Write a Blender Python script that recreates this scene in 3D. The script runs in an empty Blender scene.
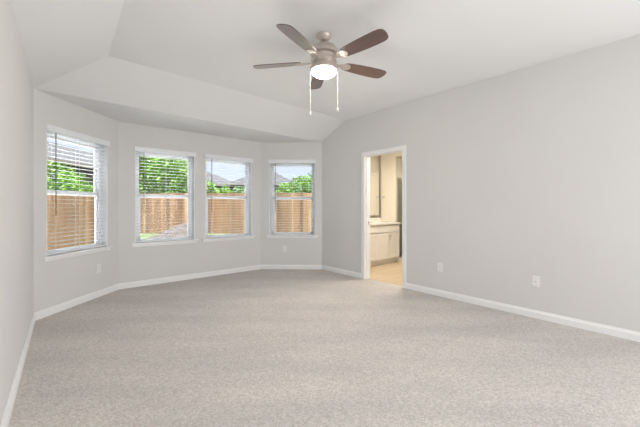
import bpy, bmesh, math, random
from mathutils import Vector, Matrix
C = bpy.context.scene
COL = C.collection
V = Vector

# ------------------------------------------------------------------ camera
F_PX, CAM_H, HORIZON = 318.0, 1.195, 207.0
cam_data = bpy.data.cameras.new('camera')
cam = bpy.data.objects.new('camera', cam_data)
COL.objects.link(cam)
cam.location = (0, 0, CAM_H)
cam.rotation_euler = (math.radians(90), 0, 0)
cam_data.sensor_width = 36.0
cam_data.lens = F_PX / 640.0 * 36.0
cam_data.shift_y = -(213.5 - HORIZON) / 640.0
cam_data.clip_start = 0.02
cam_data.clip_end = 400
C.camera = cam

# ------------------------------------------------------------------ view, world, lights
C.view_settings.view_transform = 'Standard'
C.view_settings.look = 'None'
C.view_settings.exposure = 0.66
C.view_settings.gamma = 1.0
C.view_settings.use_curve_mapping = False

world = bpy.data.worlds.new('sky')
C.world = world
world.use_nodes = True
wn, wl = world.node_tree.nodes, world.node_tree.links
wbg = wn['Background']
wtc = wn.new('ShaderNodeTexCoord')
wsep = wn.new('ShaderNodeSeparateXYZ')
wramp = wn.new('ShaderNodeValToRGB')
wramp.color_ramp.elements[0].position = 0.0
wramp.color_ramp.elements[0].color = (0.66, 0.75, 0.90, 1)
wramp.color_ramp.elements[1].position = 0.28
wramp.color_ramp.elements[1].color = (0.66, 0.76, 0.92, 1)
we = wramp.color_ramp.elements.new(0.75)          # overcast sky: the zenith is brighter than the horizon
we.color = (1.0, 1.0, 1.0, 1)
wl.new(wtc.outputs['Generated'], wsep.inputs[0])
wl.new(wsep.outputs['Z'], wramp.inputs[0])
wl.new(wramp.outputs[0], wbg.inputs['Color'])
wst = wn.new('ShaderNodeMapRange')
wst.inputs['From Min'].default_value = 0.28; wst.inputs['From Max'].default_value = 0.8
wst.inputs['To Min'].default_value = 0.76; wst.inputs['To Max'].default_value = 2.6
wl.new(wsep.outputs['Z'], wst.inputs['Value'])
wl.new(wst.outputs[0], wbg.inputs['Strength'])


def lamp(name, kind, loc, energy, color=(1, 1, 1), direction=None, **kw):
    d = bpy.data.lights.new(name, kind)
    d.energy = energy
    d.color = color
    for k, v in kw.items():
        setattr(d, k, v)
    o = bpy.data.objects.new(name, d)
    COL.objects.link(o)
    o.location = loc
    if direction is not None:
        o.rotation_euler = V(direction).to_track_quat('-Z', 'Y').to_euler()
    return o


lamp('sun', 'SUN', (0, -5, 12), 18.0, (1.0, 0.985, 0.96), (-0.20, 0.30, -1.0), angle=math.radians(8))

# room frame: u runs from the left wall to the right wall, v from the back to the windows
ANG = math.radians(41.0)
UU = V((math.cos(ANG), math.sin(ANG), 0))
VV = V((-math.sin(ANG), math.cos(ANG), 0))


def uv(u, v, z=0.0):
    return UU * u + VV * v + V((0, 0, z))


# added area fill that brightens the room, unseen behind the camera
lamp('rear_fill_light', 'AREA', uv(2.9, -2.80, 1.15), 82, (0.985, 0.99, 1.0), VV - UU * 1.0 + V((0, 0, 0.10)),
     shape='RECTANGLE', size=2.2, size_y=2.1)
lamp('bathroom_ceiling_light', 'AREA', uv(4.95, 3.2, 2.40), 26, (1.0, 0.90, 0.77), (0, 0, -1),
     shape='RECTANGLE', size=0.6, size_y=0.6)

# ------------------------------------------------------------------ helpers


def tag(o, label=None, cat=None, group=None, kind=None):
    if label: o['label'] = label
    if cat: o['category'] = cat
    if group: o['group'] = group
    if kind: o['kind'] = kind
    return o


def thing(name, label, cat, loc=(0, 0, 0), rotz=0.0, group=None):
    o = bpy.data.objects.new(name, None)
    COL.objects.link(o)
    o.empty_display_size = 0.1
    o.location = loc
    o.rotation_euler = (0, 0, rotz)
    return tag(o, label, cat, group)


def build(name, bm, mat, parent=None, smooth=False, bevel=0.0, matrix=None):
    me = bpy.data.meshes.new(name)
    bmesh.ops.recalc_face_normals(bm, faces=bm.faces[:])
    bm.to_mesh(me)
    bm.free()
    me.materials.append(mat)
    if smooth:
        for p in me.polygons: p.use_smooth = True
        me.set_sharp_from_angle(angle=math.radians(38))
    o = bpy.data.objects.new(name, me)
    COL.objects.link(o)
    if matrix is not None:
        o.matrix_world = matrix
    if parent is not None:
        o.parent = parent
    if bevel > 0:
        m = o.modifiers.new('bevel', 'BEVEL')
        m.width = bevel
        m.segments = 2
        m.limit_method = 'ANGLE'
        m.angle_limit = math.radians(40)
    return o


def box(bm, x0, x1, y0, y1, z0, z1, mx=None):
    cs = [(x0, y0, z0), (x1, y0, z0), (x1, y1, z0), (x0, y1, z0), (x0, y0, z1), (x1, y0, z1), (x1, y1, z1), (x0, y1, z1)]
    vs = [bm.verts.new(mx @ V(c) if mx is not None else c) for c in cs]
    for f in ((0, 3, 2, 1), (4, 5, 6, 7), (0, 1, 5, 4), (1, 2, 6, 5), (2, 3, 7, 6), (3, 0, 4, 7)):
        bm.faces.new([vs[i] for i in f])


def prism(bm, foot, z0, z1):
    lo = [bm.verts.new((p[0], p[1], z0)) for p in foot]
    hi = [bm.verts.new((p[0], p[1], z1)) for p in foot]
    n = len(foot)
    bm.faces.new(lo[::-1])
    bm.faces.new(hi)
    for i in range(n):
        bm.faces.new([lo[i], lo[(i + 1) % n], hi[(i + 1) % n], hi[i]])


def loft(bm, rings, cap=True):
    rs = [[bm.verts.new(p) for p in r] for r in rings]
    n = len(rs[0])
    for a, b in zip(rs, rs[1:]):
        for i in range(n):
            bm.faces.new([a[i], a[(i + 1) % n], b[(i + 1) % n], b[i]])
    if cap:
        bm.faces.new(rs[0][::-1])
        bm.faces.new(rs[-1])


def lathe(bm, prof, cx=0, cy=0, seg=32):
    rings = []
    for r, z in prof:
        rings.append([(cx + max(r, 1e-4) * math.cos(2 * math.pi * k / seg), cy + max(r, 1e-4) * math.sin(2 * math.pi * k / seg), z) for k in range(seg)])
    loft(bm, rings)


def tube(bm, pts, r, seg=10):
    pts = [V(p) for p in pts]
    rings = []
    for i, p in enumerate(pts):
        a = pts[max(i - 1, 0)]
        b = pts[min(i + 1, len(pts) - 1)]
        d = (b - a).normalized()
        s = d.cross(V((0, 0, 1)))
        if s.length < 1e-3: s = V((1, 0, 0))
        s.normalize()
        t = s.cross(d)
        rr = r[i] if isinstance(r, (list, tuple)) else r
        rings.append([p + s * rr * math.cos(2 * math.pi * k / seg) + t * rr * math.sin(2 * math.pi * k / seg) for k in range(seg)])
    loft(bm, rings)


def mat(name, color, rough=0.6, metal=0.0, noise=None, bump=None, coat=0.0, spec=None, emit=None):
    """noise = (scale, second colour, low, high[, stretch]); bump = (scale, strength, distance)"""
    m = bpy.data.materials.new(name)
    m.use_nodes = True
    n, l = m.node_tree.nodes, m.node_tree.links
    b = n['Principled BSDF']
    b.inputs['Base Color'].default_value = (*color, 1)
    b.inputs['Roughness'].default_value = rough
    b.inputs['Metallic'].default_value = metal
    if coat: b.inputs['Coat Weight'].default_value = coat
    if spec is not None: b.inputs['Specular IOR Level'].default_value = spec
    tc = n.new('ShaderNodeTexCoord')
    if noise:
        mp = n.new('ShaderNodeMapping')
        if len(noise) > 4: mp.inputs['Scale'].default_value = noise[4]
        t = n.new('ShaderNodeTexNoise')
        t.inputs['Scale'].default_value = noise[0]
        t.inputs['Detail'].default_value = 4
        r = n.new('ShaderNodeValToRGB')
        r.color_ramp.elements[0].position = noise[2]
        r.color_ramp.elements[1].position = noise[3]
        r.color_ramp.elements[0].color = (*color, 1)
        r.color_ramp.elements[1].color = (*noise[1], 1)
        l.new(tc.outputs['Object'], mp.inputs[0])
        l.new(mp.outputs[0], t.inputs['Vector'])
        l.new(t.outputs['Fac'], r.inputs[0])
        l.new(r.outputs[0], b.inputs['Base Color'])
    if bump:
        t = n.new('ShaderNodeTexNoise')
        t.inputs['Scale'].default_value = bump[0]
        t.inputs['Detail'].default_value = 3
        bp = n.new('ShaderNodeBump')
        bp.inputs['Strength'].default_value = bump[1]
        bp.inputs['Distance'].default_value = bump[2]
        l.new(tc.outputs['Object'], t.inputs['Vector'])
        l.new(t.outputs['Fac'], bp.inputs['Height'])
        l.new(bp.outputs[0], b.inputs['Normal'])
    if emit:
        b.inputs['Emission Color'].default_value = (*emit[0], 1)
        b.inputs['Emission Strength'].default_value = emit[1]
    return m


M = {}
M['wall'] = mat('wall_paint', (0.715, 0.703, 0.685), 0.75, noise=(1.3, (0.73, 0.718, 0.70), 0.35, 0.65), bump=(90, 0.10, 0.004))
M['ceil'] = mat('ceiling_paint', (0.83, 0.83, 0.825), 0.85, noise=(1.1, (0.845, 0.845, 0.84), 0.35, 0.65), bump=(70, 0.15, 0.005))
M['trim'] = mat('white_trim_paint', (0.90, 0.90, 0.89), 0.35, noise=(3, (0.91, 0.91, 0.90), 0.3, 0.7))
M['vinyl'] = mat('white_vinyl', (0.90, 0.92, 0.94), 0.35, noise=(4, (0.91, 0.93, 0.95), 0.3, 0.7))
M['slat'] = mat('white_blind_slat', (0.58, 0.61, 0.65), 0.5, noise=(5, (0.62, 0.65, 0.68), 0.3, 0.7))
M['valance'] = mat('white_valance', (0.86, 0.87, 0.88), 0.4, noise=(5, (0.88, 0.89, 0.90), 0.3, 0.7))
M['chain'] = mat('pale_bead_chain', (0.50, 0.48, 0.45), 0.5, 0.3, noise=(60, (0.58, 0.56, 0.52), 0.4, 0.6))
M['wand'] = mat('grey_plastic_wand', (0.05, 0.06, 0.07), 0.35, noise=(20, (0.07, 0.08, 0.09), 0.4, 0.6))
M['cord'] = mat('white_cord', (0.75, 0.76, 0.77), 0.8, noise=(60, (0.65, 0.66, 0.67), 0.4, 0.6))
M['plate'] = mat('white_plastic_plate', (0.86, 0.86, 0.84), 0.3, noise=(9, (0.87, 0.87, 0.86), 0.3, 0.7))
M['dark'] = mat('dark_slot', (0.05, 0.05, 0.05), 0.5, noise=(50, (0.07, 0.07, 0.07), 0.4, 0.6))
M['chrome'] = mat('brushed_nickel', (0.55, 0.53, 0.50), 0.28, 1.0, noise=(40, (0.62, 0.60, 0.56), 0.35, 0.65, (1, 1, 8)))
M['fanmetal'] = mat('satin_nickel', (0.58, 0.52, 0.47), 0.45, 0.75, noise=(60, (0.66, 0.59, 0.54), 0.35, 0.65, (1, 1, 10)))
M['cabinet'] = mat('white_cabinet_paint', (0.80, 0.78, 0.74), 0.4, noise=(3, (0.83, 0.81, 0.77), 0.3, 0.7))
M['counter'] = mat('white_cultured_marble', (0.86, 0.84, 0.80), 0.15, noise=(6, (0.80, 0.78, 0.73), 0.45, 0.7), coat=0.4)
M['soil'] = mat('grey_soil', (0.025, 0.020, 0.019), 0.95, noise=(6, (0.05, 0.043, 0.040), 0.35, 0.65), bump=(14, 0.8, 0.05))
M['bark'] = mat('bark', (0.16, 0.11, 0.08), 0.9, noise=(8, (0.25, 0.19, 0.14), 0.35, 0.65, (1, 1, 0.2)), bump=(20, 0.6, 0.02))
M['grass'] = mat('lawn', (0.035, 0.065, 0.018), 0.95, noise=(2.5, (0.07, 0.085, 0.04), 0.35, 0.7), bump=(40, 0.6, 0.03))
M['shingle'] = mat('grey_shingles', (0.014, 0.016, 0.020), 0.9, noise=(9, (0.028, 0.029, 0.035), 0.35, 0.65, (1, 1, 3)), bump=(25, 0.5, 0.02))
M['brick'] = mat('pale_stucco', (0.12, 0.108, 0.095), 0.9, noise=(2, (0.15, 0.135, 0.12), 0.35, 0.65), bump=(30, 0.3, 0.01))
M['housepane'] = mat('dark_window_glass', (0.10, 0.14, 0.18), 0.1, noise=(1, (0.13, 0.17, 0.21), 0.3, 0.7))
M['concrete'] = mat('roofing_board', (0.45, 0.43, 0.40), 0.9, noise=(3, (0.5, 0.48, 0.45), 0.3, 0.7))
M['bounce'] = mat('pale_bounce_surface', (0.78, 0.77, 0.75), 0.9, noise=(4, (0.82, 0.81, 0.79), 0.35, 0.65), bump=(60, 0.2, 0.005))  # pale surface for the added slab that reflects sunlight upward
M['bathwall'] = mat('cream_paint', (0.78, 0.73, 0.62), 0.7, noise=(1.3, (0.80, 0.75, 0.64), 0.35, 0.65), bump=(90, 0.1, 0.004))
M['shower'] = mat('beige_shower_wall', (0.80, 0.77, 0.70), 0.3, noise=(2, (0.84, 0.81, 0.74), 0.35, 0.65))


def carpet_mat():
    m = bpy.data.materials.new('beige_grey_carpet')
    m.use_nodes = True
    n, l = m.node_tree.nodes, m.node_tree.links
    b = n['Principled BSDF']
    b.inputs['Roughness'].default_value = 1.0
    b.inputs['Specular IOR Level'].default_value = 0.1
    tc = n.new('ShaderNodeTexCoord')
    fine = n.new('ShaderNodeTexNoise'); fine.inputs['Scale'].default_value = 110; fine.inputs['Detail'].default_value = 6; fine.inputs['Roughness'].default_value = 0.9
    l.new(tc.outputs['Object'], fine.inputs['Vector'])
    tuft = n.new('ShaderNodeTexVoronoi'); tuft.inputs['Scale'].default_value = 95
    l.new(tc.outputs['Object'], tuft.inputs['Vector'])
    tsep = n.new('ShaderNodeSeparateColor'); l.new(tuft.outputs['Color'], tsep.inputs[0])
    tmix = n.new('ShaderNodeMix'); tmix.data_type = 'FLOAT'; tmix.inputs['Factor'].default_value = 0.20
    l.new(fine.outputs['Fac'], tmix.inputs['A']); l.new(tsep.outputs[0], tmix.inputs['B'])
    rf = n.new('ShaderNodeValToRGB')
    rf.color_ramp.elements[0].position = 0.30; rf.color_ramp.elements[0].color = (0.44, 0.405, 0.375, 1)
    rf.color_ramp.elements[1].position = 0.70; rf.color_ramp.elements[1].color = (0.82, 0.775, 0.735, 1)
    l.new(tmix.outputs['Result'], rf.inputs[0])
    # broad streaks left by the vacuum cleaner
    mp = n.new('ShaderNodeMapping'); mp.inputs['Rotation'].default_value = (0, 0, math.radians(-62)); mp.inputs['Scale'].default_value = (0.7, 2.2, 1)
    l.new(tc.outputs['Object'], mp.inputs[0])
    wide = n.new('ShaderNodeTexNoise'); wide.inputs['Scale'].default_value = 1.2; wide.inputs['Detail'].default_value = 3
    l.new(mp.outputs[0], wide.inputs['Vector'])
    rw = n.new('ShaderNodeValToRGB')
    rw.color_ramp.elements[0].position = 0.35; rw.color_ramp.elements[0].color = (0.87, 0.87, 0.88, 1)
    rw.color_ramp.elements[1].position = 0.65; rw.color_ramp.elements[1].color = (1.0, 0.99, 0.98, 1)
    l.new(wide.outputs['Fac'], rw.inputs[0])
    mx = n.new('ShaderNodeMix'); mx.data_type = 'RGBA'; mx.blend_type = 'MULTIPLY'; mx.inputs['Factor'].default_value = 1.0
    l.new(rf.outputs[0], mx.inputs['A']); l.new(rw.outputs[0], mx.inputs['B'])
    l.new(mx.outputs['Result'], b.inputs['Base Color'])
    bp = n.new('ShaderNodeBump'); bp.inputs['Strength'].default_value = 0.25; bp.inputs['Distance'].default_value = 0.008
    l.new(fine.outputs['Fac'], bp.inputs['Height']); l.new(bp.outputs[0], b.inputs['Normal'])
    return m


def glass_mat(name, tint=(1, 1, 1), refl=0.05):
    m = bpy.data.materials.new(name)
    m.use_nodes = True
    n, l = m.node_tree.nodes, m.node_tree.links
    n.remove(n['Principled BSDF'])
    out = n['Material Output']
    tr = n.new('ShaderNodeBsdfTransparent'); tr.inputs[0].default_value = (*tint, 1)
    gl = n.new('ShaderNodeBsdfGlossy'); gl.inputs['Roughness'].default_value = 0.02
    lw = n.new('ShaderNodeFresnel'); lw.inputs['IOR'].default_value = 1.2 + refl   # thin pane, low reflection
    mx = n.new('ShaderNodeMixShader')
    l.new(lw.outputs[0], mx.inputs[0]); l.new(tr.outputs[0], mx.inputs[1]); l.new(gl.outputs[0], mx.inputs[2])
    l.new(mx.outputs[0], out.inputs['Surface'])
    return m


def plank_mat(name, c0, c1, mapping_rot, sx, sy):
    m = bpy.data.materials.new(name)
    m.use_nodes = True
    n, l = m.node_tree.nodes, m.node_tree.links
    b = n['Principled BSDF']; b.inputs['Roughness'].default_value = 0.35
    tc = n.new('ShaderNodeTexCoord')
    mp = n.new('ShaderNodeMapping'); mp.inputs['Rotation'].default_value = (0, 0, mapping_rot)
    br = n.new('ShaderNodeTexBrick')
    br.inputs['Color1'].default_value = (*c0, 1); br.inputs['Color2'].default_value = (*c1, 1)
    br.inputs['Mortar'].default_value = (c0[0] * 0.7, c0[1] * 0.7, c0[2] * 0.65, 1)
    br.inputs['Scale'].default_value = 1.0; br.inputs['Mortar Size'].default_value = 0.004
    br.inputs['Brick Width'].default_value = sx; br.inputs['Row Height'].default_value = sy
    l.new(tc.outputs['Object'], mp.inputs[0]); l.new(mp.outputs[0], br.inputs['Vector']); l.new(br.outputs['Color'], b.inputs['Base Color'])
    return m


def island_mat(name, cols, rough=0.85, noise_scale=6.0, stretch=(1, 1, 0.15), trans=0.0):
    """each loose piece (picket, leaf) takes its own tone"""
    m = bpy.data.materials.new(name)
    m.use_nodes = True
    n, l = m.node_tree.nodes, m.node_tree.links
    b = n['Principled BSDF']; b.inputs['Roughness'].default_value = rough
    g = n.new('ShaderNodeNewGeometry')
    r = n.new('ShaderNodeValToRGB')
    while len(r.color_ramp.elements) < len(cols): r.color_ramp.elements.new(0.5)
    for i, c in enumerate(cols):
        r.color_ramp.elements[i].position = i / (len(cols) - 1)
        r.color_ramp.elements[i].color = (*c, 1)
    l.new(g.outputs['Random Per Island'], r.inputs[0])
    tc = n.new('ShaderNodeTexCoord'); mp = n.new('ShaderNodeMapping'); mp.inputs['Scale'].default_value = stretch
    t = n.new('ShaderNodeTexNoise'); t.inputs['Scale'].default_value = noise_scale
    rr = n.new('ShaderNodeValToRGB')
    rr.color_ramp.elements[0].position = 0.3; rr.color_ramp.elements[0].color = (0.72, 0.68, 0.64, 1)
    rr.color_ramp.elements[1].position = 0.6; rr.color_ramp.elements[1].color = (1, 1, 1, 1)
    mx = n.new('ShaderNodeMix'); mx.data_type = 'RGBA'; mx.blend_type = 'MULTIPLY'; mx.inputs['Factor'].default_value = 1.0
    l.new(tc.outputs['Object'], mp.inputs[0]); l.new(mp.outputs[0], t.inputs['Vector']); l.new(t.outputs['Fac'], rr.inputs[0])
    l.new(r.outputs[0], mx.inputs['A']); l.new(rr.outputs[0], mx.inputs['B'])
    l.new(mx.outputs['Result'], b.inputs['Base Color'])
    if trans:
        tl = n.new('ShaderNodeBsdfTranslucent'); ms = n.new('ShaderNodeMixShader'); ms.inputs[0].default_value = trans
        l.new(mx.outputs['Result'], tl.inputs['Color'])
        l.new(b.outputs[0], ms.inputs[1]); l.new(tl.outputs[0], ms.inputs[2])
        l.new(ms.outputs[0], n['Material Output'].inputs['Surface'])
    return m


M['carpet'] = carpet_mat()
M['glass'] = glass_mat('window_glass', (1, 1, 1), -0.08)
M['showerglass'] = glass_mat('shower_glass', (0.90, 0.92, 0.90), 0.15)
M['tile'] = plank_mat('tan_plank_tile', (0.62, 0.49, 0.33), (0.68, 0.55, 0.39), -ANG, 0.9, 0.2)
M['fence'] = island_mat('cedar_pickets', [(0.08, 0.045, 0.022), (0.22, 0.14, 0.07), (0.13, 0.072, 0.034), (0.27, 0.185, 0.095), (0.06, 0.036, 0.021), (0.18, 0.105, 0.05)])
M['rail'] = mat('cedar_rail', (0.15, 0.095, 0.055), 0.85, noise=(5, (0.20, 0.13, 0.075), 0.35, 0.65, (1, 1, 0.2)))
M['leaf_bright'] = island_mat('bright_green_leaves', [(0.035, 0.12, 0.01), (0.10, 0.23, 0.025), (0.17, 0.31, 0.045), (0.055, 0.17, 0.016)], 0.6, 1.0, (1, 1, 1), 0.35)
M['leaf_dark'] = island_mat('mid_green_leaves', [(0.03, 0.09, 0.018), (0.06, 0.145, 0.035), (0.10, 0.20, 0.055)], 0.6, 1.0, (1, 1, 1), 0.35)
M['mirror'] = mat('silvered_mirror', (0.88, 0.88, 0.86), 0.02, 1.0, noise=(1, (0.89, 0.89, 0.87), 0.3, 0.7))


def wood_mat():
    m = mat('dark_walnut_blade', (0.055, 0.018, 0.015), 0.3, noise=(14, (0.11, 0.042, 0.034), 0.35, 0.65, (0.25, 3, 3)), coat=1.0)
    m.node_tree.nodes['Principled BSDF'].inputs['Coat IOR'].default_value = 1.85
    m.node_tree.nodes['Principled BSDF'].inputs['Coat Roughness'].default_value = 0.3
    return m


M['walnut'] = wood_mat()
M['bowl'] = mat('frosted_glass_bowl', (0.95, 0.93, 0.88), 0.4, noise=(4, (0.96, 0.94, 0.90), 0.3, 0.7), emit=((1.0, 0.95, 0.88), 75.0))
M['bulb'] = mat('lit_glass_shade', (0.95, 0.9, 0.8), 0.4, noise=(4, (0.96, 0.91, 0.82), 0.3, 0.7), emit=((1.0, 0.87, 0.68), 4.0))

# ------------------------------------------------------------------ room shell
A = V((-3.003, 3.333)); B = V((-2.926, 4.617)); Cc = V((-1.137, 6.129)); D = V((0.038, 6.109))
rdir = (V((2.837, 2.819)) - D).normalized()
ldir = (V((-1.713, 1.727)) - A).normalized()
vdir = V((VV.x, VV.y)); udir = V((UU.x, UU.y))


def cut(p, d, v0):
    t = (v0 - p.dot(vdir)) / d.dot(vdir)
    return p + d * t


BACK_V = -3.00
E_ = cut(D, rdir, BACK_V)
F_ = cut(A, ldir, BACK_V)
LOOP = [A, B, Cc, D, E_, F_]
NAMES = {0: 'bay_left', 1: 'bay_middle', 2: 'bay_right', 3: 'right', 4: 'back', 5: 'left'}
NL = len(LOOP)
LZ, HZ = 2.44, 2.73


def frame(i):
    p, q = LOOP[i], LOOP[(i + 1) % NL]
    d = (q - p); L = d.length; d = d / L
    nrm = V((-d.y, d.x))
    mx = Matrix(((d.x, nrm.x, 0, p.x), (d.y, nrm.y, 0, p.y), (0, 0, 1, 0), (0, 0, 0, 1)))
    return mx, L


def corner(i, t):
    """corner i of the loop pushed outward by t (negative: into the room)"""
    a = LOOP[(i - 1) % NL]; b = LOOP[i % NL]; c = LOOP[(i + 1) % NL]
    d1 = (b - a).normalized(); d2 = (c - b).normalized()
    n1 = V((-d1.y, d1.x)); n2 = V((-d2.y, d2.x))
    m = (n1 + n2)
    return b + m * (2 * t / m.length_squared) * 1.0


def wall(i, thick, z1, openings, name):
    mx, L = frame(i)
    inv = mx.inverted()
    o0 = inv @ V((*corner(i, thick), 0)); o1 = inv @ V((*corner(i + 1, thick), 0))
    bm = bmesh.new()
    ss = [(0.0, o0.x)]
    for (s0, s1, zz0, zz1) in openings: ss += [(s0, s0), (s1, s1)]
    ss.append((L, o1.x))
    for k in range(len(ss) - 1):
        (a, ao), (b, bo) = ss[k], ss[k + 1]
        foot = [(a, 0), (b, 0), (bo, thick), (ao, thick)]
        if k % 2 == 0:
            prism(bm, foot, -0.1, z1)
        else:
            _, _, zz0, zz1 = openings[k // 2]
            if zz0 > 0: prism(bm, foot, -0.1, zz0)
            prism(bm, foot, zz1, z1)
    bmesh.ops.transform(bm, matrix=mx, verts=bm.verts)
    return tag(build(name, bm, M['wall']), kind='structure')


WIN = {0: [(0.150, 1.070)], 1: [(0.215, 1.088), (1.263, 2.145)], 2: [(0.163, 1.045)]}
WZ0, WZ1 = 0.655, 2.085
DOOR = (1.090, 1.832, 2.04)
T_EXT, T_INT = 0.15, 0.12
for i in (0, 1, 2):
    wall(i, T_EXT, 2.80, [(a, b, WZ0 - 0.02, WZ1) for a, b in WIN[i]], 'wall_' + NAMES[i])
wall(3, T_INT, 2.80, [(DOOR[0] - 0.018, DOOR[1] + 0.018, 0, DOOR[2] + 0.018)], 'wall_right')
_, LB = frame(4)
wall(4, T_EXT, 2.80, [(LB / 2 - 1.7, LB / 2 + 1.7, 0, 2.2)], 'wall_back')  # wide opening added for the fill lamp
wall(5, T_INT, 2.80, [], 'wall_left')

# ceiling: flat bay soffit, slope over the bay, slope over the left wall, flat centre
ad = (D - A).normalized(); adn = V((ad.y, -ad.x))       # into the room
ln = V((-ldir.y, ldir.x))
if ln.dot(V((1, 0.6))) < 0: ln = -ln


def isect(p, d, q, e):
    m = Matrix(((d.x, -e.x), (d.y, -e.y)))
    s = m.inverted() @ (q - p)
    return p + d * s.x


cp = A + adn * 0.645            # crease line parallel to A-D
cl = A + ln * 0.60              # crease line parallel to the left wall
P_ = isect(cp, ad, cl, ldir)
Q_ = isect(cp, ad, D, rdir)
PB = cut(P_, ldir, BACK_V)
bm = bmesh.new()
def vz(p, z): return bm.verts.new((p.x, p.y, z))
vA, vB, vC, vD = vz(A, LZ), vz(B, LZ), vz(Cc, LZ), vz(D, LZ)
vP, vQ, vE, vPB, vF = vz(P_, HZ), vz(Q_, HZ), vz(E_, HZ), vz(PB, HZ), vz(F_, LZ)
bm.faces.new([vA, vB, vC, vD]); bm.faces.new([vA, vD, vQ, vP]); bm.faces.new([vA, vP, vPB, vF]); bm.faces.new([vP, vQ, vE, vPB])
r = bmesh.ops.extrude_face_region(bm, geom=bm.faces[:])
for g in r['geom']:
    if isinstance(g, bmesh.types.BMVert): g.co.z += 0.03
tag(build('ceiling', bm, M['ceil']), kind='structure')

# carpeted floor runs to the middle of the doorway
bm = bmesh.new()
fl = [corner(k, 0.0) for k in range(NL)]
prism(bm, [(p.x, p.y) for p in fl][::-1], -0.1, 0.0)
mx3, _ = frame(3)
box(bm, DOOR[0] - 0.018, DOOR[1] + 0.018, 0, 0.06, -0.1, 0.0, mx3)
tag(build('floor', bm, M['carpet']), kind='structure')

# roof slab over room and bathroom; long rear overhang added to block sun
bm = bmesh.new()
rp = [uv(-1.0, -6.4), uv(7.6, -6.4), uv(7.6, 4.9), uv(5.2, 4.9)]
ro = [corner(k, 0.25) for k in (3, 2, 1, 0)]
foot = [(p.x, p.y) for p in rp] + [(p.x, p.y) for p in ro] + [(corner(0, 0.45).x - 0.2, corner(0, 0.45).y - 0.6)]
prism(bm, foot, 2.80, 2.92)
tag(build('roof', bm, M['concrete']), kind='structure')

# baseboards
BH, BT = 0.085, 0.015


def baseboard(i, s0, s1, miter0, miter1, name):
    mx, L = frame(i); inv = mx.inverted()
    prof = [(0, 0), (BT, 0), (BT, BH * 0.72), (BT * 0.55, BH * 0.86), (BT * 0.45, BH), (0, BH)]
    r0, r1 = [], []
    for t, z in prof:
        a = (inv @ V((*corner(i, -t), 0))).x if miter0 else s0
        b = (inv @ V((*corner(i + 1, -t), 0))).x if miter1 else s1
        r0.append((a, -t, z)); r1.append((b, -t, z))
    bm = bmesh.new()
    loft(bm, [r0, r1])
    bmesh.ops.transform(bm, matrix=mx, verts=bm.verts)
    return bm


CW = 0.063
for i in (0, 1, 2, 5):
    tag(build('baseboard_' + NAMES[i], baseboard(i, 0, 0, True, True, ''), M['trim']), kind='structure')
L3 = frame(3)[1]
bm = baseboard(3, 0, DOOR[0] - CW, True, False, '')
tag(build('baseboard_right_near_bay', bm, M['trim']), kind='structure')
tag(build('baseboard_right', baseboard(3, DOOR[1] + CW, L3, False, True, ''), M['trim']), kind='structure')

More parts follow.
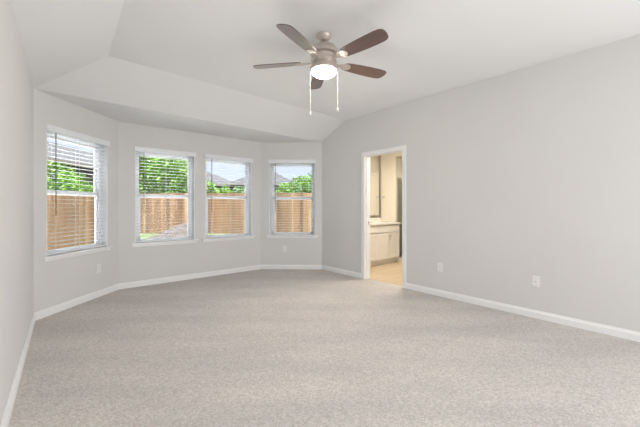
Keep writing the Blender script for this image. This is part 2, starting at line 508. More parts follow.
# ------------------------------------------------------------------ windows and blinds
WLABEL = {
    (0, 0): 'white faux-wood blind in the leftmost window, showing the grey roof next door',
    (1, 0): 'white faux-wood blind over the window filled by a tall green tree',
    (1, 1): 'white faux-wood blind over the window with open sky between two roofs',
    (2, 0): 'white faux-wood blind in the rightmost window, nearest the doorway',
}
wi = 0
for i in (0, 1, 2):
    mx, L = frame(i)
    for j, (a, b) in enumerate(WIN[i]):
        wi += 1
        w = bpy.data.objects.new('window_%d' % wi, None); COL.objects.link(w)
        w.matrix_world = mx @ Matrix.Translation((a, 0, 0))
        w['kind'] = 'structure'
        W = b - a
        # jamb lining
        bm = bmesh.new()
        box(bm, 0.0, 0.008, 0, 0.15, WZ0, WZ1); box(bm, W - 0.008, W, 0, 0.15, WZ0, WZ1)
        box(bm, 0, W, 0, 0.15, WZ1 - 0.008, WZ1)
        build('jamb', bm, M['trim'], w)
        bm = bmesh.new()
        box(bm, -0.060, W + 0.060, -0.040, 0.0, WZ0 - 0.022, WZ0)
        box(bm, 0.0, W, -0.002, 0.15, WZ0 - 0.020, WZ0)
        build('stool', bm, M['trim'], w, bevel=0.004)
        bm = bmesh.new()
        box(bm, -0.040, W + 0.040, -0.014, 0, WZ0 - 0.058, WZ0 - 0.020)
        build('apron', bm, M['trim'], w, bevel=0.003)
        # vinyl single-hung frame
        x0, x1, z0, z1, zm = 0.008, W - 0.008, WZ0, WZ1 - 0.008, 1.368
        f = 0.042
        bm = bmesh.new()
        box(bm, x0, x0 + f, 0.085, 0.15, z0, z1); box(bm, x1 - f, x1, 0.085, 0.15, z0, z1)
        box(bm, x0, x1, 0.085, 0.15, z1 - f, z1); box(bm, x0, x1, 0.085, 0.15, z0, z0 + 0.016)
        build('window_frame', bm, M['vinyl'], w, bevel=0.002)
        for nm, (sz0, sz1, sy, e) in {'upper_sash': (zm - 0.024, z1 - f, 0.122, 0.022), 'lower_sash': (z0 + 0.016, zm + 0.026, 0.096, 0.034)}.items():
            bm = bmesh.new()
            box(bm, x0 + f, x0 + f + e, sy, sy + 0.024, sz0, sz1); box(bm, x1 - f - e, x1 - f, sy, sy + 0.024, sz0, sz1)
            box(bm, x0 + f, x1 - f, sy, sy + 0.024, sz0, sz0 + (0.030 if nm == 'lower_sash' else 0.045)); box(bm, x0 + f, x1 - f, sy, sy + 0.024, sz1 - 0.045, sz1)
            s = build(nm, bm, M['vinyl'], w, bevel=0.002)
            bm = bmesh.new()
            box(bm, x0 + f + e, x1 - f - e, sy + 0.010, sy + 0.014, sz0 + 0.030, sz1 - 0.045)
            build('glass_pane', bm, M['glass'], s)
        # ---- blind
        bl = thing('window_blind', WLABEL[(i, j)], 'blind', group='white horizontal blinds in the bay windows')
        bl.matrix_world = mx @ Matrix.Translation((a, 0, WZ0))
        y0, y1 = 0.016, 0.064
        top = WZ1 - 0.008 - WZ0
        bm = bmesh.new()
        box(bm, 0.010, W - 0.010, y0 + 0.004, y1, top - 0.042, top)
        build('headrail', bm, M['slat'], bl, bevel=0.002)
        bm = bmesh.new()
        box(bm, -0.014, W + 0.014, -0.026, -0.014, top - 0.046, top + 0.020)
        box(bm, -0.014, -0.004, -0.014, -0.001, top - 0.046, top + 0.020); box(bm, W + 0.004, W + 0.014, -0.014, -0.001, top - 0.046, top + 0.020)
        box(bm, -0.018, W + 0.018, -0.030, -0.001, top + 0.012, top + 0.024)
        build('valance', bm, M['valance'], bl, bevel=0.003)
        bm = bmesh.new()
        zb, zt = 0.050, top - 0.070
        n = 28
        for k in range(n):
            z = zb + (zt - zb) * k / (n - 1)
            ring = []
            for xx in (0.014, W - 0.014):
                pts = []
                for q in range(5):
                    yy = y0 + (y1 - y0) * q / 4
                    pts.append((xx, yy, z + 0.0014 * (1 - ((q - 2) / 2) ** 2) + 0.0008))
                for q in range(4, -1, -1):
                    yy = y0 + (y1 - y0) * q / 4
                    pts.append((xx, yy, z + 0.0014 * (1 - ((q - 2) / 2) ** 2) - 0.0008))
                ring.append(pts)
            loft(bm, ring)
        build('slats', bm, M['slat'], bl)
        bm = bmesh.new()
        box(bm, 0.014, W - 0.014, y0, y1, 0.006, 0.022)
        build('bottom_rail', bm, M['valance'], bl, bevel=0.004)
        for xx in (0.13, W / 2, W - 0.13):
            bm = bmesh.new()
            for yy in (y0 - 0.001, y1 + 0.001):
                box(bm, xx - 0.001, xx + 0.001, yy - 0.001, yy + 0.001, 0.03, top - 0.045)
            build('ladder_cord', bm, M['cord'], bl)
        bm = bmesh.new()
        wx = 0.115
        tube(bm, [(wx, y0 - 0.016, top - 0.05), (wx, y0 - 0.017, 0.44)], 0.0046, 8)
        build('tilt_wand', bm, M['wand'], bl, smooth=True)

# ------------------------------------------------------------------ outlets


def outlet(i, s, z, label, kind='duplex', group=None):
    mx, L = frame(i)
    t = thing('wall_outlet' if kind == 'duplex' else 'coax_plate', label, 'outlet' if kind == 'duplex' else 'wall plate', group=group)
    t.matrix_world = mx @ Matrix.Translation((s, 0, z))
    bm = bmesh.new(); box(bm, -0.036, 0.036, -0.006, 0, -0.058, 0.058)
    build('cover_plate', bm, M['plate'], t, bevel=0.003)
    if kind == 'duplex':
        for dz in (-0.020, 0.020):
            bm = bmesh.new()
            pts = [(0.0165 * math.cos(q * math.pi / 8), 0.015 * max(-0.85, min(0.85, math.sin(q * math.pi / 8)))) for q in range(16)]
            loft(bm, [[(p[0], -0.0055, dz + p[1]) for p in pts], [(p[0], -0.0085, dz + p[1]) for p in pts]])
            rc = build('receptacle', bm, M['plate'], t)
            bm = bmesh.new()
            box(bm, -0.0075, -0.0055, -0.0092, -0.0080, dz - 0.003, dz + 0.006)
            box(bm, 0.0055, 0.0075, -0.0092, -0.0080, dz - 0.003, dz + 0.006)
            box(bm, -0.002, 0.002, -0.0092, -0.0080, dz - 0.010, dz - 0.006)
            build('slots', bm, M['dark'], rc)
    else:
        bm = bmesh.new()
        loft(bm, [[(0.0075 * math.cos(q * math.pi / 6), y, 0.0075 * math.sin(q * math.pi / 6)) for q in range(12)] for y in (-0.005, -0.015)])
        build('coax_socket', bm, M['chrome'], t)
    for dz in ((0.0,) if kind == 'duplex' else (-0.043, 0.043)):
        bm = bmesh.new()
        loft(bm, [[(0.003 * math.cos(q * math.pi / 4), y, dz + 0.003 * math.sin(q * math.pi / 4)) for q in range(8)] for y in (-0.0055, -0.0075)])
        build('screw', bm, M['chrome'], t)


outlet(0, 0.905, 0.378, 'white duplex outlet low on the wall under the leftmost window')
outlet(2, 0.455, 0.388, 'white duplex outlet low on the wall under the rightmost window')
outlet(3, 2.427, 0.388, 'white duplex outlet on the right wall, next to the doorway')
outlet(3, 3.528, 0.394, 'white wall plate with round coax socket, far right of the doorway', 'coax')

# ------------------------------------------------------------------ doorway
dr = bpy.data.objects.new('door_1', None); COL.objects.link(dr)
dr.matrix_world = mx3; dr['kind'] = 'structure'
a, b, h = DOOR
for nm, ya, yb in (('casing', -0.016, 0.0), ('inner_casing', T_INT, T_INT + 0.016)):
    bm = bmesh.new()
    box(bm, a - CW, a, ya, yb, 0, h + CW); box(bm, b, b + CW, ya, yb, 0, h + CW); box(bm, a, b, ya, yb, h, h + CW)
    build(nm, bm, M['trim'], dr, bevel=0.003)
bm = bmesh.new()
box(bm, a - 0.018, a, 0, T_INT, 0, h); box(bm, b, b + 0.018, 0, T_INT, 0, h); box(bm, a - 0.018, b + 0.018, 0, T_INT, h, h + 0.018)
box(bm, a, a + 0.011, 0.035, 0.075, 0, h); box(bm, b - 0.011, b, 0.035, 0.075, 0, h); box(bm, a, b, 0.035, 0.075, h - 0.011, h)
build('jamb', bm, M['trim'], dr)
bm = bmesh.new(); box(bm, a, a + 0.002, 0.080, 0.108, 0.90, 0.96)
tag(build('strike_plate', bm, M['chrome'], dr), 'small nickel strike plate')

# ------------------------------------------------------------------ bathroom beyond the doorway


def ubox(bm, u0, u1, v0, v1, z0, z1):
    mxr = Matrix(((UU.x, VV.x, 0, 0), (UU.y, VV.y, 0, 0), (0, 0, 1, 0), (0, 0, 0, 1)))
    box(bm, u0, u1, v0, v1, z0, z1, mxr)


MR = Matrix(((UU.x, VV.x, 0, 0), (UU.y, VV.y, 0, 0), (0, 0, 1, 0), (0, 0, 0, 1)))
U0, U1, V0, V1 = 4.16, 5.84, 1.3, 4.60
SU = 6.75
bm = bmesh.new()
p = mx3 @ V((DOOR[0] - 0.6, 0.061, 0)); q = mx3 @ V((DOOR[1] + 1.2, 0.061, 0))
prism(bm, [tuple(x[:2]) for x in (mx3 @ V((-0.05, 0.125, 0)), mx3 @ V((4.0, 0.125, 0)), uv(SU, V0), uv(SU, V1))], -0.1, 0.0)
box(bm, DOOR[0] - 0.018, DOOR[1] + 0.018, 0.061, 0.124, -0.1, 0.0, mx3)
tag(build('floor_bathroom', bm, M['tile']), kind='structure')
bm = bmesh.new(); prism(bm, [tuple(x[:2]) for x in (mx3 @ V((-0.20, 0.121, 0)), uv(SU + 0.1, V1), uv(SU + 0.1, V1 + 0.12), mx3 @ V((-0.35, 0.121, 0)))], -0.1, 2.80)
tag(build('wall_bathroom_exterior', bm, M['bathwall']), kind='structure')
bm = bmesh.new(); ubox(bm, U1, U1 + 0.11, 4.19, V1, -0.1, 2.80); ubox(bm, U1, U1 + 0.11, V0, 3.30, -0.1, 2.80); ubox(bm, U1, U1 + 0.11, 3.30, 4.19, 2.30, 2.80)
tag(build('wall_bathroom_far', bm, M['bathwall']), kind='structure')
bm = bmesh.new(); ubox(bm, SU, SU + 0.1, V0, V1, -0.1, 2.80); ubox(bm, U1 + 0.11, SU, 4.19, 4.25, 0, 2.45); ubox(bm, U1 + 0.11, SU, 3.24, 3.30, 0, 2.45)
tag(build('wall_shower', bm, M['shower']), kind='structure')
bm = bmesh.new(); ubox(bm, 4.15, SU + 0.1, V0 - 0.1, V0, -0.1, 2.80)
tag(build('wall_bathroom_near', bm, M['bathwall']), kind='structure')
bm = bmesh.new(); prism(bm, [tuple(x[:2]) for x in (mx3 @ V((-0.05, 0.125, 0)), mx3 @ V((4.0, 0.125, 0)), uv(SU, V0), uv(SU, V1))], 2.46, 2.50)
tag(build('ceiling_bathroom', bm, M['ceil']), kind='structure')
bm = bmesh.new(); ubox(bm, U1 - 0.014, U1, V0, 3.19, 0, BH)
tag(build('baseboard_bathroom', bm, M['trim']), kind='structure')

# vanity cabinet: front at v = VF, facing the near side of the bathroom
VF = 4.06
va = thing('bathroom_vanity', 'white vanity cabinet with shaker doors seen through the doorway', 'cabinet', uv(4.22, V1), ANG)
# local x = u - 4.22, y = v - V1
VL = U1 - 0.01 - 4.22
yb = VF - V1
bm = bmesh.new(); box(bm, 0, VL, yb + 0.02, -0.001, 0.10, 0.835)
build('body', bm, M['cabinet'], va)
bm = bmesh.new(); box(bm, 0.0, VL, yb + 0.08, -0.01, 0.0, 0.10)
build('toe_kick', bm, M['cabinet'], va)
dw = 0.365
x1 = VL - 0.03
k = 0
while x1 - dw > -0.01:
    x0 = x1 - dw
    bm = bmesh.new()
    ya, yf = yb + 0.019, yb
    box(bm, x0 + 0.003, x1 - 0.003, yb + 0.008, ya, 0.125, 0.655)
    for (c0, c1, e0, e1) in ((x0 + 0.003, x0 + 0.055, 0.125, 0.655), (x1 - 0.055, x1 - 0.003, 0.125, 0.655), (x0 + 0.05, x1 - 0.05, 0.125, 0.18), (x0 + 0.05, x1 - 0.05, 0.60, 0.655)):
        box(bm, c0, c1, yf, ya, e0, e1)
    d_ = build('door', bm, M['cabinet'], va)
    hx = x0 + 0.03 if k % 2 == 0 else x1 - 0.03
    bm = bmesh.new()
    tube(bm, [(hx, yf + 0.001, 0.515), (hx, yf - 0.025, 0.520), (hx, yf - 0.028, 0.56), (hx, yf - 0.025, 0.610), (hx, yf + 0.001, 0.615)], 0.006, 8)
    tag(build('handle', bm, M['chrome'], d_, smooth=True), 'nickel bar handle')
    if k % 2 == 0:
        bm = bmesh.new(); box(bm, max(x0 - dw, 0.0) + 0.003, x1 - 0.003, yf, ya, 0.675, 0.815)
        build('drawer_front', bm, M['cabinet'], va, bevel=0.003)
    x1 = x0
    k += 1
ct = thing('vanity_countertop', 'white countertop with backsplash and sink on the vanity cabinet', 'countertop', uv(4.22, V1, 0.836), ANG)
sx0, sx1 = 0.45, 0.93
bm = bmesh.new()
zt = 0.036
yf = yb - 0.03
box(bm, 0, sx0, yf, -0.002, 0, zt); box(bm, sx1, VL + 0.005, yf, -0.002, 0, zt)
box(bm, sx0, sx1, yf, yf + 0.09, 0, zt); box(bm, sx0, sx1, -0.12, -0.002, 0, zt)
build('slab', bm, M['counter'], ct)
bm = bmesh.new(); box(bm, 0, VL + 0.005, -0.022, -0.002, zt, zt + 0.08)
build('backsplash', bm, M['counter'], ct)
bm = bmesh.new()
lathe(bm, [(0.235, zt + 0.001), (0.225, zt - 0.03), (0.17, -0.09), (0.03, -0.11), (0.025, -0.10), (0.16, -0.082), (0.215, zt - 0.03), (0.222, zt + 0.001)], 0, 0, 28)
bmesh.ops.transform(bm, matrix=Matrix.Translation(((sx0 + sx1) / 2, (yf + 0.09 - 0.12) / 2, 0)) @ Matrix.Diagonal((1, 0.72, 1, 1)), verts=bm.verts)
build('sink_basin', bm, M['counter'], ct, smooth=True)
fa = thing('sink_faucet', 'nickel two-handle faucet standing on the vanity countertop', 'faucet', uv(4.22 + 0.69, V1 - 0.075, 0.872), ANG)
bm = bmesh.new()
tube(bm, [(0, 0, 0.0), (0, 0, 0.10), (0, -0.02, 0.135), (0, -0.06, 0.15), (0, -0.10, 0.135), (0, -0.115, 0.11)], 0.011, 10)
build('spout', bm, M['chrome'], fa, smooth=True)
bm = bmesh.new(); box(bm, -0.09, 0.09, -0.025, 0.025, 0, 0.012); build('base_plate', bm, M['chrome'], fa, bevel=0.004)
for s in (-1, 1):
    bm = bmesh.new(); lathe(bm, [(0.018, 0.01), (0.014, 0.045), (0.008, 0.05)], s * 0.07, 0, 14)
    tube(bm, [(s * 0.07, 0, 0.048), (s * 0.12, -0.01, 0.058)], 0.006, 8)
    build('tap_handle', bm, M['chrome'], fa, smooth=True)
mi = thing('vanity_mirror', 'tall frameless mirror on the wall above the vanity countertop', 'mirror', uv(4.55, V1, 1.01), ANG)
bm = bmesh.new(); box(bm, 0, 1.22, -0.008, -0.002, 0, 0.97)
build('mirror_plate', bm, M['mirror'], mi)
for xx in (0.15, 1.02):
    for zz in (0.0, 0.96):
        bm = bmesh.new(); box(bm, xx, xx + 0.03, -0.013, -0.001, zz - 0.006, zz + 0.016)
        build('mirror_clip', bm, M['chrome'], mi)
vl = thing('vanity_light', 'nickel vanity light bar with lit glass shades above the mirror', 'light', uv(4.91, V1, 2.16), ANG)
bm = bmesh.new(); box(bm, -0.30, 0.30, -0.03, -0.001, -0.035, 0.035); build('back_plate', bm, M['chrome'], vl, bevel=0.004)
for xx in (-0.21, 0.0, 0.21):
    bm = bmesh.new(); tube(bm, [(xx, -0.02, 0), (xx, -0.09, 0), (xx, -0.10, -0.02)], 0.009, 8)
    ar = build('arm', bm, M['chrome'], vl, smooth=True)
    bm = bmesh.new(); lathe(bm, [(0.025, -0.015), (0.045, -0.05), (0.055, -0.11), (0.052, -0.11), (0.02, -0.02)], xx, -0.10, 18)
    build('glass_shade', bm, M['bulb'], ar, smooth=True)
hk = thing('robe_hook', 'small nickel robe hook on the cream wall beside the mirror', 'hook', uv(U1, 4.50, 1.42), ANG)
bm = bmesh.new(); box(bm, -0.008, -0.0005, -0.015, 0.015, -0.02, 0.03); build('hook_plate', bm, M['chrome'], hk)
bm = bmesh.new(); tube(bm, [(-0.005, 0, 0.01), (-0.03, 0, -0.005), (-0.045, 0, 0.0), (-0.05, 0, 0.025)], 0.005, 8); build('hook_arm', bm, M['chrome'], hk, smooth=True)

# shower enclosure in the far wall
sh = thing('shower_enclosure', 'framed glass shower door past the right end of the vanity', 'shower door', uv(U1 + 0.055, 3.30), ANG)
bm = bmesh.new(); box(bm, -0.055, 0.055, 0, 0.89, 0, 0.10)
build('curb', bm, M['counter'], sh)
bm = bmesh.new()
for yy in (0.0, 0.30, 0.865):
    box(bm, -0.014, 0.014, yy, yy + 0.025, 0.10, 1.86)
box(bm, -0.018, 0.018, 0.0, 0.89, 1.825, 1.86); box(bm, -0.018, 0.018, 0.0, 0.89, 0.10, 0.13)
build('frame', bm, M['chrome'], sh)
bm = bmesh.new(); box(bm, -0.003, 0.003, 0.035, 0.30, 0.13, 1.825); build('fixed_glass', bm, M['showerglass'], sh)
bm = bmesh.new(); box(bm, -0.003, 0.003, 0.335, 0.855, 0.13, 1.825); dg = build('glass_door', bm, M['showerglass'], sh)
bm = bmesh.new(); tube(bm, [(-0.003, 0.37, 0.95), (-0.04, 0.37, 0.96), (-0.04, 0.37, 1.14), (-0.003, 0.37, 1.15)], 0.007, 8); build('handle', bm, M['chrome'], dg, smooth=True)

# ------------------------------------------------------------------ ceiling fan
FX, FY = 0.035, 2.84
fan = thing('ceiling_fan', 'five-blade ceiling fan with walnut blades, nickel motor and lit glass bowl', 'ceiling fan', (FX, FY, HZ))
bm = bmesh.new(); lathe(bm, [(0.0, 0.0), (0.067, 0.0), (0.069, -0.010), (0.064, -0.020), (0.052, -0.034), (0.040, -0.050), (0.030, -0.056), (0, -0.056)])
build('canopy', bm, M['fanmetal'], fan, smooth=True)
bm = bmesh.new(); lathe(bm, [(0.0, -0.06), (0.014, -0.062), (0.014, -0.082), (0.020, -0.086), (0.020, -0.100), (0, -0.102)], seg=20)
build('downrod', bm, M['dark'], fan, smooth=True)
bm = bmesh.new()
lathe(bm, [(0.0, -0.088), (0.034, -0.089), (0.078, -0.096), (0.106, -0.112), (0.122, -0.136), (0.128, -0.166), (0.126, -0.176),
           (0.096, -0.184), (0.092, -0.206), (0.112, -0.214), (0.116, -0.226), (0.116, -0.244), (0.108, -0.250), (0.0, -0.250)], seg=40)
build('motor_housing', bm, M['fanmetal'], fan, smooth=True)
bm = bmesh.new(); lathe(bm, [(0, -0.248), (0.098, -0.248), (0.100, -0.270), (0.114, -0.286), (0.120, -0.298), (0.120, -0.320), (0.110, -0.324), (0, -0.324)], seg=40)
build('light_kit', bm, M['fanmetal'], fan, smooth=True)
bm = bmesh.new()
lathe(bm, [(0.0, -0.318), (0.108, -0.318)] + [(0.108 * math.cos(t * math.pi / 20), -0.324 - 0.052 * math.sin(t * math.pi / 20)) for t in range(0, 11)], seg=40)
build('glass_bowl', bm, M['bowl'], fan, smooth=True)
BZ = -0.250
outline = [(0.205, 0.030), (0.215, 0.046), (0.245, 0.056), (0.33, 0.064), (0.43, 0.070), (0.53, 0.072), (0.60, 0.070), (0.632, 0.062), (0.650, 0.045), (0.662, 0.010),
           (0.664, -0.022), (0.655, -0.048), (0.63, -0.062), (0.58, -0.066), (0.48, -0.066), (0.37, -0.062), (0.28, -0.056), (0.235, -0.050), (0.212, -0.042), (0.205, -0.028)]
for k in range(5):
    ang = math.radians(-46.1 + 72 * k)
    R = Matrix.Rotation(ang, 4, 'Z') @ Matrix.Translation((0, 0, BZ + 0.012)) @ Matrix.Rotation(math.radians(-12), 4, 'X')
    bm = bmesh.new()
    loft(bm, [[(x, y, -0.0035) for x, y in outline], [(x, y, 0.0035) for x, y in outline]])
    o = build('fan_blade', bm, M['walnut'], fan, bevel=0.0015)
    o.matrix_local = R
    # bracket: arm from the motor, spreading to a rounded plate under the blade root
    bm = bmesh.new()
    half = [(0.085, 0.020), (0.120, 0.014), (0.155, 0.016), (0.185, 0.032), (0.210, 0.043), (0.240, 0.040), (0.262, 0.026), (0.270, 0.008)]
    pl = half + [(x, -y) for x, y in half[::-1]]
    def bz(x): return -0.005 - 0.0 * x
    loft(bm, [[(x, y, -0.0105) for x, y in pl], [(x, y, -0.0036) for x, y in pl]])
    for (sx, sy) in ((0.225, 0.022), (0.225, -0.022), (0.252, 0.0)):
        lathe(bm, [(0.0, -0.0135), (0.004, -0.013), (0.005, -0.0105)], sx, sy, 8)
    o2 = build('blade_bracket', bm, M['fanmetal'], fan, bevel=0.0015)
    o2.matrix_local = R
for (cx, cy, zb, nm) in ((-0.122, 0.02, -0.700, 'a'), (0.122, -0.015, -0.675, 'b')):
    bm = bmesh.new()
    tube(bm, [(cx * 0.60, cy, -0.262), (cx * 0.94, cy, -0.266), (cx, cy, -0.28), (cx, cy, zb + 0.02)], 0.0016, 6)
    nb = 44
    for q in range(nb):
        z = -0.31 + (zb + 0.03 + 0.31) * q / (nb - 1)
        lathe(bm, [(0.0, z - 0.0032), (0.0028, z), (0.0, z + 0.0032)], cx, cy, 6)
    ch = build('pull_chain', bm, M['chain'], fan, smooth=True)
    bm = bmesh.new()
    lathe(bm, [(0.0, zb + 0.024), (0.004, zb + 0.020), (0.007, zb + 0.006), (0.0075, zb - 0.004), (0.004, zb - 0.012), (0, zb - 0.013)], cx, cy, 12)
    build('chain_pendant', bm, M['chain'], ch, smooth=True)

# ------------------------------------------------------------------ outside
bm = bmesh.new()
def gz(x, y):
    # the lot falls a little towards the side fence
    t = min(max((y - 9.0) / 6.0, 0), 1)
    return -0.33 + 0.28 * t
nx, ny = 30, 40
gv = {}
for ix in range(nx + 1):
    for iy in range(ny + 1):
        x = -40 + 56 * ix / nx; y = 1.0 + 64 * iy / ny
        gv[ix, iy] = bm.verts.new((x, y, gz(x, y)))
for ix in range(nx):
    for iy in range(ny):
        bm.faces.new([gv[ix, iy], gv[ix + 1, iy], gv[ix + 1, iy + 1], gv[ix, iy + 1]])
# leave out what would lie under the house
ks = [f for f in bm.faces if (lambda c: c.y < 9.0 and c.x > -1.5 + 0)(f.calc_center_median()) or (lambda c: c.y < 6.6 and c.x > -3.3)(f.calc_center_median())]
bmesh.ops.delete(bm, geom=ks, context='FACES')
tag(build('ground', bm, M['grass']), kind='structure')

bm = bmesh.new()
prism(bm, [(-6.6, 1.5), (-3.3, 1.5), (-3.25, 4.8), (-1.3, 6.45), (3.5, 6.45), (3.5, 8.9), (-6.6, 8.9)], -0.34, -0.12)  # unseen slab added below sill level to bounce light up through the windows
tag(build('bounce_slab', bm, M['bounce']), kind='structure')
rnd = random.Random(7)


def fence(label, p, q, ztop0, ztop1, side):
    p = V(p); q = V(q); d = (q - p); L = d.length; d /= L
    nrm = V((-d.y, d.x)) * side          # towards the neighbour
    t = thing('wooden_fence', label, 'fence', (p.x, p.y, 0), group=None)
    def pt(s, o): 
        c = d * s + nrm * o
        return c
    bm = bmesh.new()
    s = 0.0
    while s < L:
        w = 0.136
        zt = ztop0 + (ztop1 - ztop0) * s / L + rnd.uniform(-0.012, 0.012)
        o = rnd.uniform(-0.006, 0.006)
        a0, a1, b1, b0 = pt(s, o), pt(s + w, o), pt(s + w, o + 0.017), pt(s, o + 0.017)
        wp = p + d * s
        z0 = gz(wp.x, wp.y) - 0.03
        e = 0.02
        m0, m1, n1, n0 = pt(s + e, o), pt(s + w - e, o), pt(s + w - e, o + 0.017), pt(s + e, o + 0.017)
        loft(bm, [[(v.x, v.y, z0) for v in (a0, a1, b1, b0)], [(v.x, v.y, zt - 0.03) for v in (a0, a1, b1, b0)], [(v.x, v.y, zt) for v in (m0, m1, n1, n0)]])
        s += 0.1405
    build('picket_panel', bm, M['fence'], t)
    for fr in (0.12, 0.5, 0.86):
        bm = bmesh.new()
        ring = []
        for s in (0.0, L):
            wp = p + d * s
            g0 = gz(wp.x, wp.y)
            zt = ztop0 if s == 0 else ztop1
            z = g0 + (zt - g0) * fr
            a_, b_ = pt(s, 0.022), pt(s, 0.06)
            ring.append([(a_.x, a_.y, z - 0.045), (b_.x, b_.y, z - 0.045), (b_.x, b_.y, z + 0.045), (a_.x, a_.y, z + 0.045)])
        loft(bm, ring)
        build('rail', bm, M['rail'], t)
    s = 1.2
    while s < L:
        wp = p + d * s
        zt = ztop0 + (ztop1 - ztop0) * s / L - 0.05
        bm = bmesh.new()
        a0, a1, b1, b0 = pt(s - 0.045, 0.062), pt(s + 0.045, 0.062), pt(s + 0.045, 0.15), pt(s - 0.045, 0.15)
        loft(bm, [[(v.x, v.y, gz(wp.x, wp.y) - 0.03) for v in (a0, a1, b1, b0)], [(v.x, v.y, zt) for v in (a0, a1, b1, b0)]])
        build('post', bm, M['rail'], t)
        s += 2.4
    return t


fence('tan cedar picket side fence seen through the leftmost window', (-8.55, 6.5), (-8.68, 15.0), 1.46, 1.80, 1)
fence('tan cedar picket back fence spanning behind the three right-hand windows', (-8.66, 15.05), (3.2, 15.05), 1.85, 1.87, 1)


def tree(name, label, cat, base, blobs, n, leaf, m, seed, group=None, trunk=True):
    r = random.Random(seed)
    bx, by = base
    g = gz(bx, by)
    t = thing(name, label, cat, (bx, by, g), group=group)
    bm = bmesh.new()
    tot = sum(b[3] * b[4] for b in blobs)
    for (cx, cy, cz, rx, rz) in blobs:
        for _ in range(int(n * rx * rz / tot)):
            while True:
                v = V((r.uniform(-1, 1), r.uniform(-1, 1), r.uniform(-1, 1)))
                if 0.45 < v.length < 1: break
            rr = v.length
            wob = 1 + 0.13 * math.sin(5 * v.x + seed) * math.cos(6 * v.z + 2 * v.y)
            c = V((cx - bx + v.x * rx * wob, cy - by + v.y * rx * wob, cz - g + v.z * rz * wob))
            if c.z < 0.05: continue
            s = leaf * r.uniform(0.6, 1.3)
            ax = V((r.gauss(0, 1), r.gauss(0, 1), r.gauss(0, 1))).normalized()
            b2 = ax.cross(V((r.gauss(0, 1), r.gauss(0, 1), r.gauss(0, 1)))).normalized()
            w = s * 0.42
            vs = [bm.verts.new(c - ax * s * 0.5), bm.verts.new(c + b2 * w * 0.5 + ax.cross(b2) * w * 0.12), bm.verts.new(c + ax * s * 0.5), bm.verts.new(c - b2 * w * 0.5 + ax.cross(b2) * w * 0.12)]
            bm.faces.new(vs)
    me = bpy.data.meshes.new('foliage'); bm.to_mesh(me); bm.free(); me.materials.append(m)
    o = bpy.data.objects.new('foliage', me); COL.objects.link(o); o.parent = t
    bm = bmesh.new()
    for (cx, cy, cz, rx, rz) in blobs:
        top = V((cx - bx, cy - by, cz - g))
        tube(bm, [(0, 0, -0.03), (top.x * 0.15, top.y * 0.15, top.z * 0.35), (top.x * 0.6, top.y * 0.6, top.z * 0.7), tuple(top + V((0, 0, rz * 0.4)))], [0.09, 0.075, 0.05, 0.015], 7)
    build('trunk', bm, M['bark'], t, smooth=True)
    return t


tree('leafy_tree', 'tall dense green tree behind the fence in the second window from left', 'tree', (-9.3, 18.2),
     [(-10.0, 18.3, 2.6, 1.2, 2.2), (-8.5, 18.0, 2.7, 1.5, 2.0), (-9.4, 18.6, 3.7, 1.2, 1.4), (-7.5, 18.0, 2.0, 1.0, 1.6)], 9000, 0.24, M['leaf_bright'], 3)
tree('garden_bush', 'bright green bush between side fence and grey-roofed house, leftmost window', 'bush', (-10.0, 12.6),
     [(-9.9, 12.0, 1.7, 0.75, 1.25), (-10.2, 13.2, 1.5, 0.7, 1.2), (-9.9, 14.3, 1.2, 0.6, 1.1)], 4200, 0.17, M['leaf_bright'], 5)
tree('garden_bush', 'low green bush behind the fence, left side of the third window', 'bush', (-5.7, 16.7),
     [(-6.1, 16.6, 1.65, 0.75, 1.0), (-5.0, 16.7, 1.3, 0.6, 0.95)], 3000, 0.2, M['leaf_bright'], 8)
tree('garden_bush', 'low green bush behind the fence, right side of the third window', 'bush', (-4.0, 18.5),
     [(-4.7, 18.4, 1.35, 0.65, 1.0), (-4.0, 18.5, 1.5, 0.7, 1.1)], 3000, 0.2, M['leaf_dark'], 9)
tree('leafy_tree', 'rounded green tree above the fence in the rightmost window', 'tree', (-1.0, 17.8),
     [(-1.9, 17.8, 1.6, 0.75, 1.0), (-1.1, 17.8, 1.8, 0.85, 1.2), (-0.1, 17.9, 2.0, 0.95, 1.45)], 5200, 0.2, M['leaf_bright'], 11)

# mound of bare soil against the back fence
bm = bmesh.new()
r = random.Random(4)
nx, ny = 26, 12
gv = {}
for ix in range(nx + 1):
    for iy in range(ny + 1):
        a_, b_ = ix / nx, iy / ny
        x = -7.3 + 1.95 * a_; y = 12.3 + 2.6 * b_
        hgt = 0.5 * math.sin(math.pi * a_ ** 1.25) ** 1.2 * math.sin(math.pi * min(b_ * 0.62 + 0.0, 1)) ** 1.0
        edge = ix in (0, nx) or iy in (0, ny)
        gv[ix, iy] = bm.verts.new((x, y, gz(x, y) - (0.03 if iy == 0 or ix in (0, nx) else 0) + hgt + (0 if edge else r.uniform(-0.03, 0.03))))
for ix in range(nx):
    for iy in range(ny):
        bm.faces.new([gv[ix, iy], gv[ix + 1, iy], gv[ix + 1, iy + 1], gv[ix, iy + 1]])
bot = [gv[ix, ny] for ix in range(nx + 1)]
dn = [bm.verts.new((v.co.x, v.co.y, gz(v.co.x, v.co.y) - 0.03)) for v in bot]
for ix in range(nx): bm.faces.new([bot[ix], bot[ix + 1], dn[ix + 1], dn[ix]])
tag(build('soil_mound', bm, M['soil'], smooth=True), 'grey mound of bare soil against the back fence in the second window', 'soil')


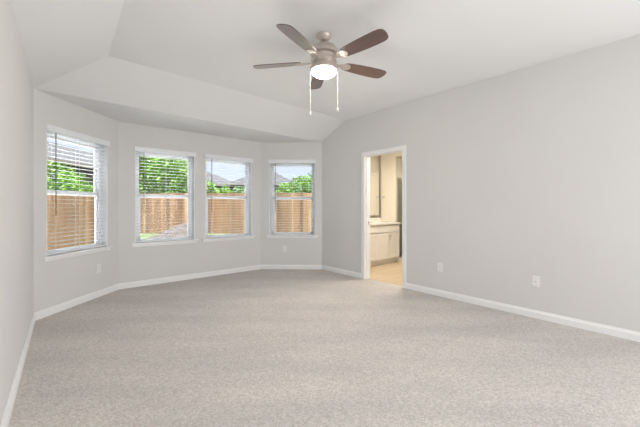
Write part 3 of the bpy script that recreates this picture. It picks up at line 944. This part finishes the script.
def hip_house(name, label, x0, x1, y0, y1, eave, ridge, windows, ridge_axis, inset):
    t = thing(name, label, 'house', ((x0 + x1) / 2, (y0 + y1) / 2, -0.3))
    ox, oy = (x0 + x1) / 2, (y0 + y1) / 2
    hx, hy = (x1 - x0) / 2, (y1 - y0) / 2
    bm = bmesh.new(); box(bm, -hx + 0.45, hx - 0.45, -hy + 0.45, hy - 0.45, 0.0, eave + 0.3)
    build('wall', bm, M['brick'], t)
    e, rz = eave + 0.3, ridge + 0.3
    bm = bmesh.new()
    if ridge_axis == 'y': rr = [(0, -hy + inset, rz), (0, hy - inset, rz)]
    else: rr = [(-hx + inset, 0, rz), (hx - inset, 0, rz)]
    cs = [bm.verts.new(c) for c in ((-hx, -hy, e), (hx, -hy, e), (hx, hy, e), (-hx, hy, e))]
    lo = [bm.verts.new(c) for c in ((-hx, -hy, e - 0.16), (hx, -hy, e - 0.16), (hx, hy, e - 0.16), (-hx, hy, e - 0.16))]
    r0, r1 = bm.verts.new(rr[0]), bm.verts.new(rr[1])
    if ridge_axis == 'y':
        fs = [[cs[0], cs[1], r0], [cs[1], cs[2], r1, r0], [cs[2], cs[3], r1], [cs[3], cs[0], r0, r1]]
    else:
        fs = [[cs[0], cs[1], r1, r0], [cs[1], cs[2], r1], [cs[2], cs[3], r0, r1], [cs[3], cs[0], r0]]
    for f in fs: bm.faces.new(f)
    for q in range(4): bm.faces.new([cs[q], cs[(q + 1) % 4], lo[(q + 1) % 4], lo[q]])
    bm.faces.new(lo)
    build('roof', bm, M['shingle'], t)
    bm = bmesh.new()
    for q in range(4):
        a_, b_ = [(-hx, -hy), (hx, -hy), (hx, hy), (-hx, hy)][q], [(hx, -hy), (hx, hy), (-hx, hy), (-hx, -hy)][q]
        box(bm, min(a_[0], b_[0]) - 0.03, max(a_[0], b_[0]) + 0.03, min(a_[1], b_[1]) - 0.03, max(a_[1], b_[1]) + 0.03, e - 0.18, e - 0.01)
    build('fascia', bm, M['brick'], t)
    for (side, s, z, w, h_) in windows:
        bm = bmesh.new(); b2 = bmesh.new()
        if side == 'east':
            X = hx - 0.45
            box(bm, X, X + 0.05, s - w / 2, s + w / 2, z, z + h_); box(b2, X + 0.04, X + 0.06, s - w / 2 + 0.07, s + w / 2 - 0.07, z + 0.07, z + h_ - 0.07)
        else:
            Y = -hy + 0.45
            box(bm, s - w / 2, s + w / 2, Y - 0.05, Y, z, z + h_); box(b2, s - w / 2 + 0.07, s + w / 2 - 0.07, Y - 0.06, Y - 0.04, z + 0.07, z + h_ - 0.07)
        f_ = build('window', bm, M['trim'], t)
        build('pane', b2, M['housepane'], f_)
    return t


hip_house('neighbor_house', 'pale house with a long grey shingle roof beyond the side fence, leftmost window', -21.5, -11.5, 9.5, 31.0, 3.30, 5.18,
          [('east', -5.6, 1.9, 0.9, 1.2), ('east', -3.0, 1.9, 1.0, 1.2), ('east', 2.0, 1.9, 1.0, 1.2)], 'y', 4.5)
hip_house('neighbor_house', 'distant grey-roofed house left of the gap, behind the third window', -24.5, -10.4, 36.0, 48.0, 3.8, 7.0,
          [('south', 2.6, 1.6, 1.2, 1.4), ('south', -1.5, 1.6, 1.2, 1.4)], 'y', 5.9)
hip_house('neighbor_house', 'distant grey-roofed house right of the gap, reaching towards the rightmost window', -10.2, -2.6, 35.0, 43.0, 3.8, 5.9,
          [('south', -1.8, 1.6, 1.2, 1.4), ('south', 2.0, 1.6, 1.2, 1.4)], 'y', 3.7)
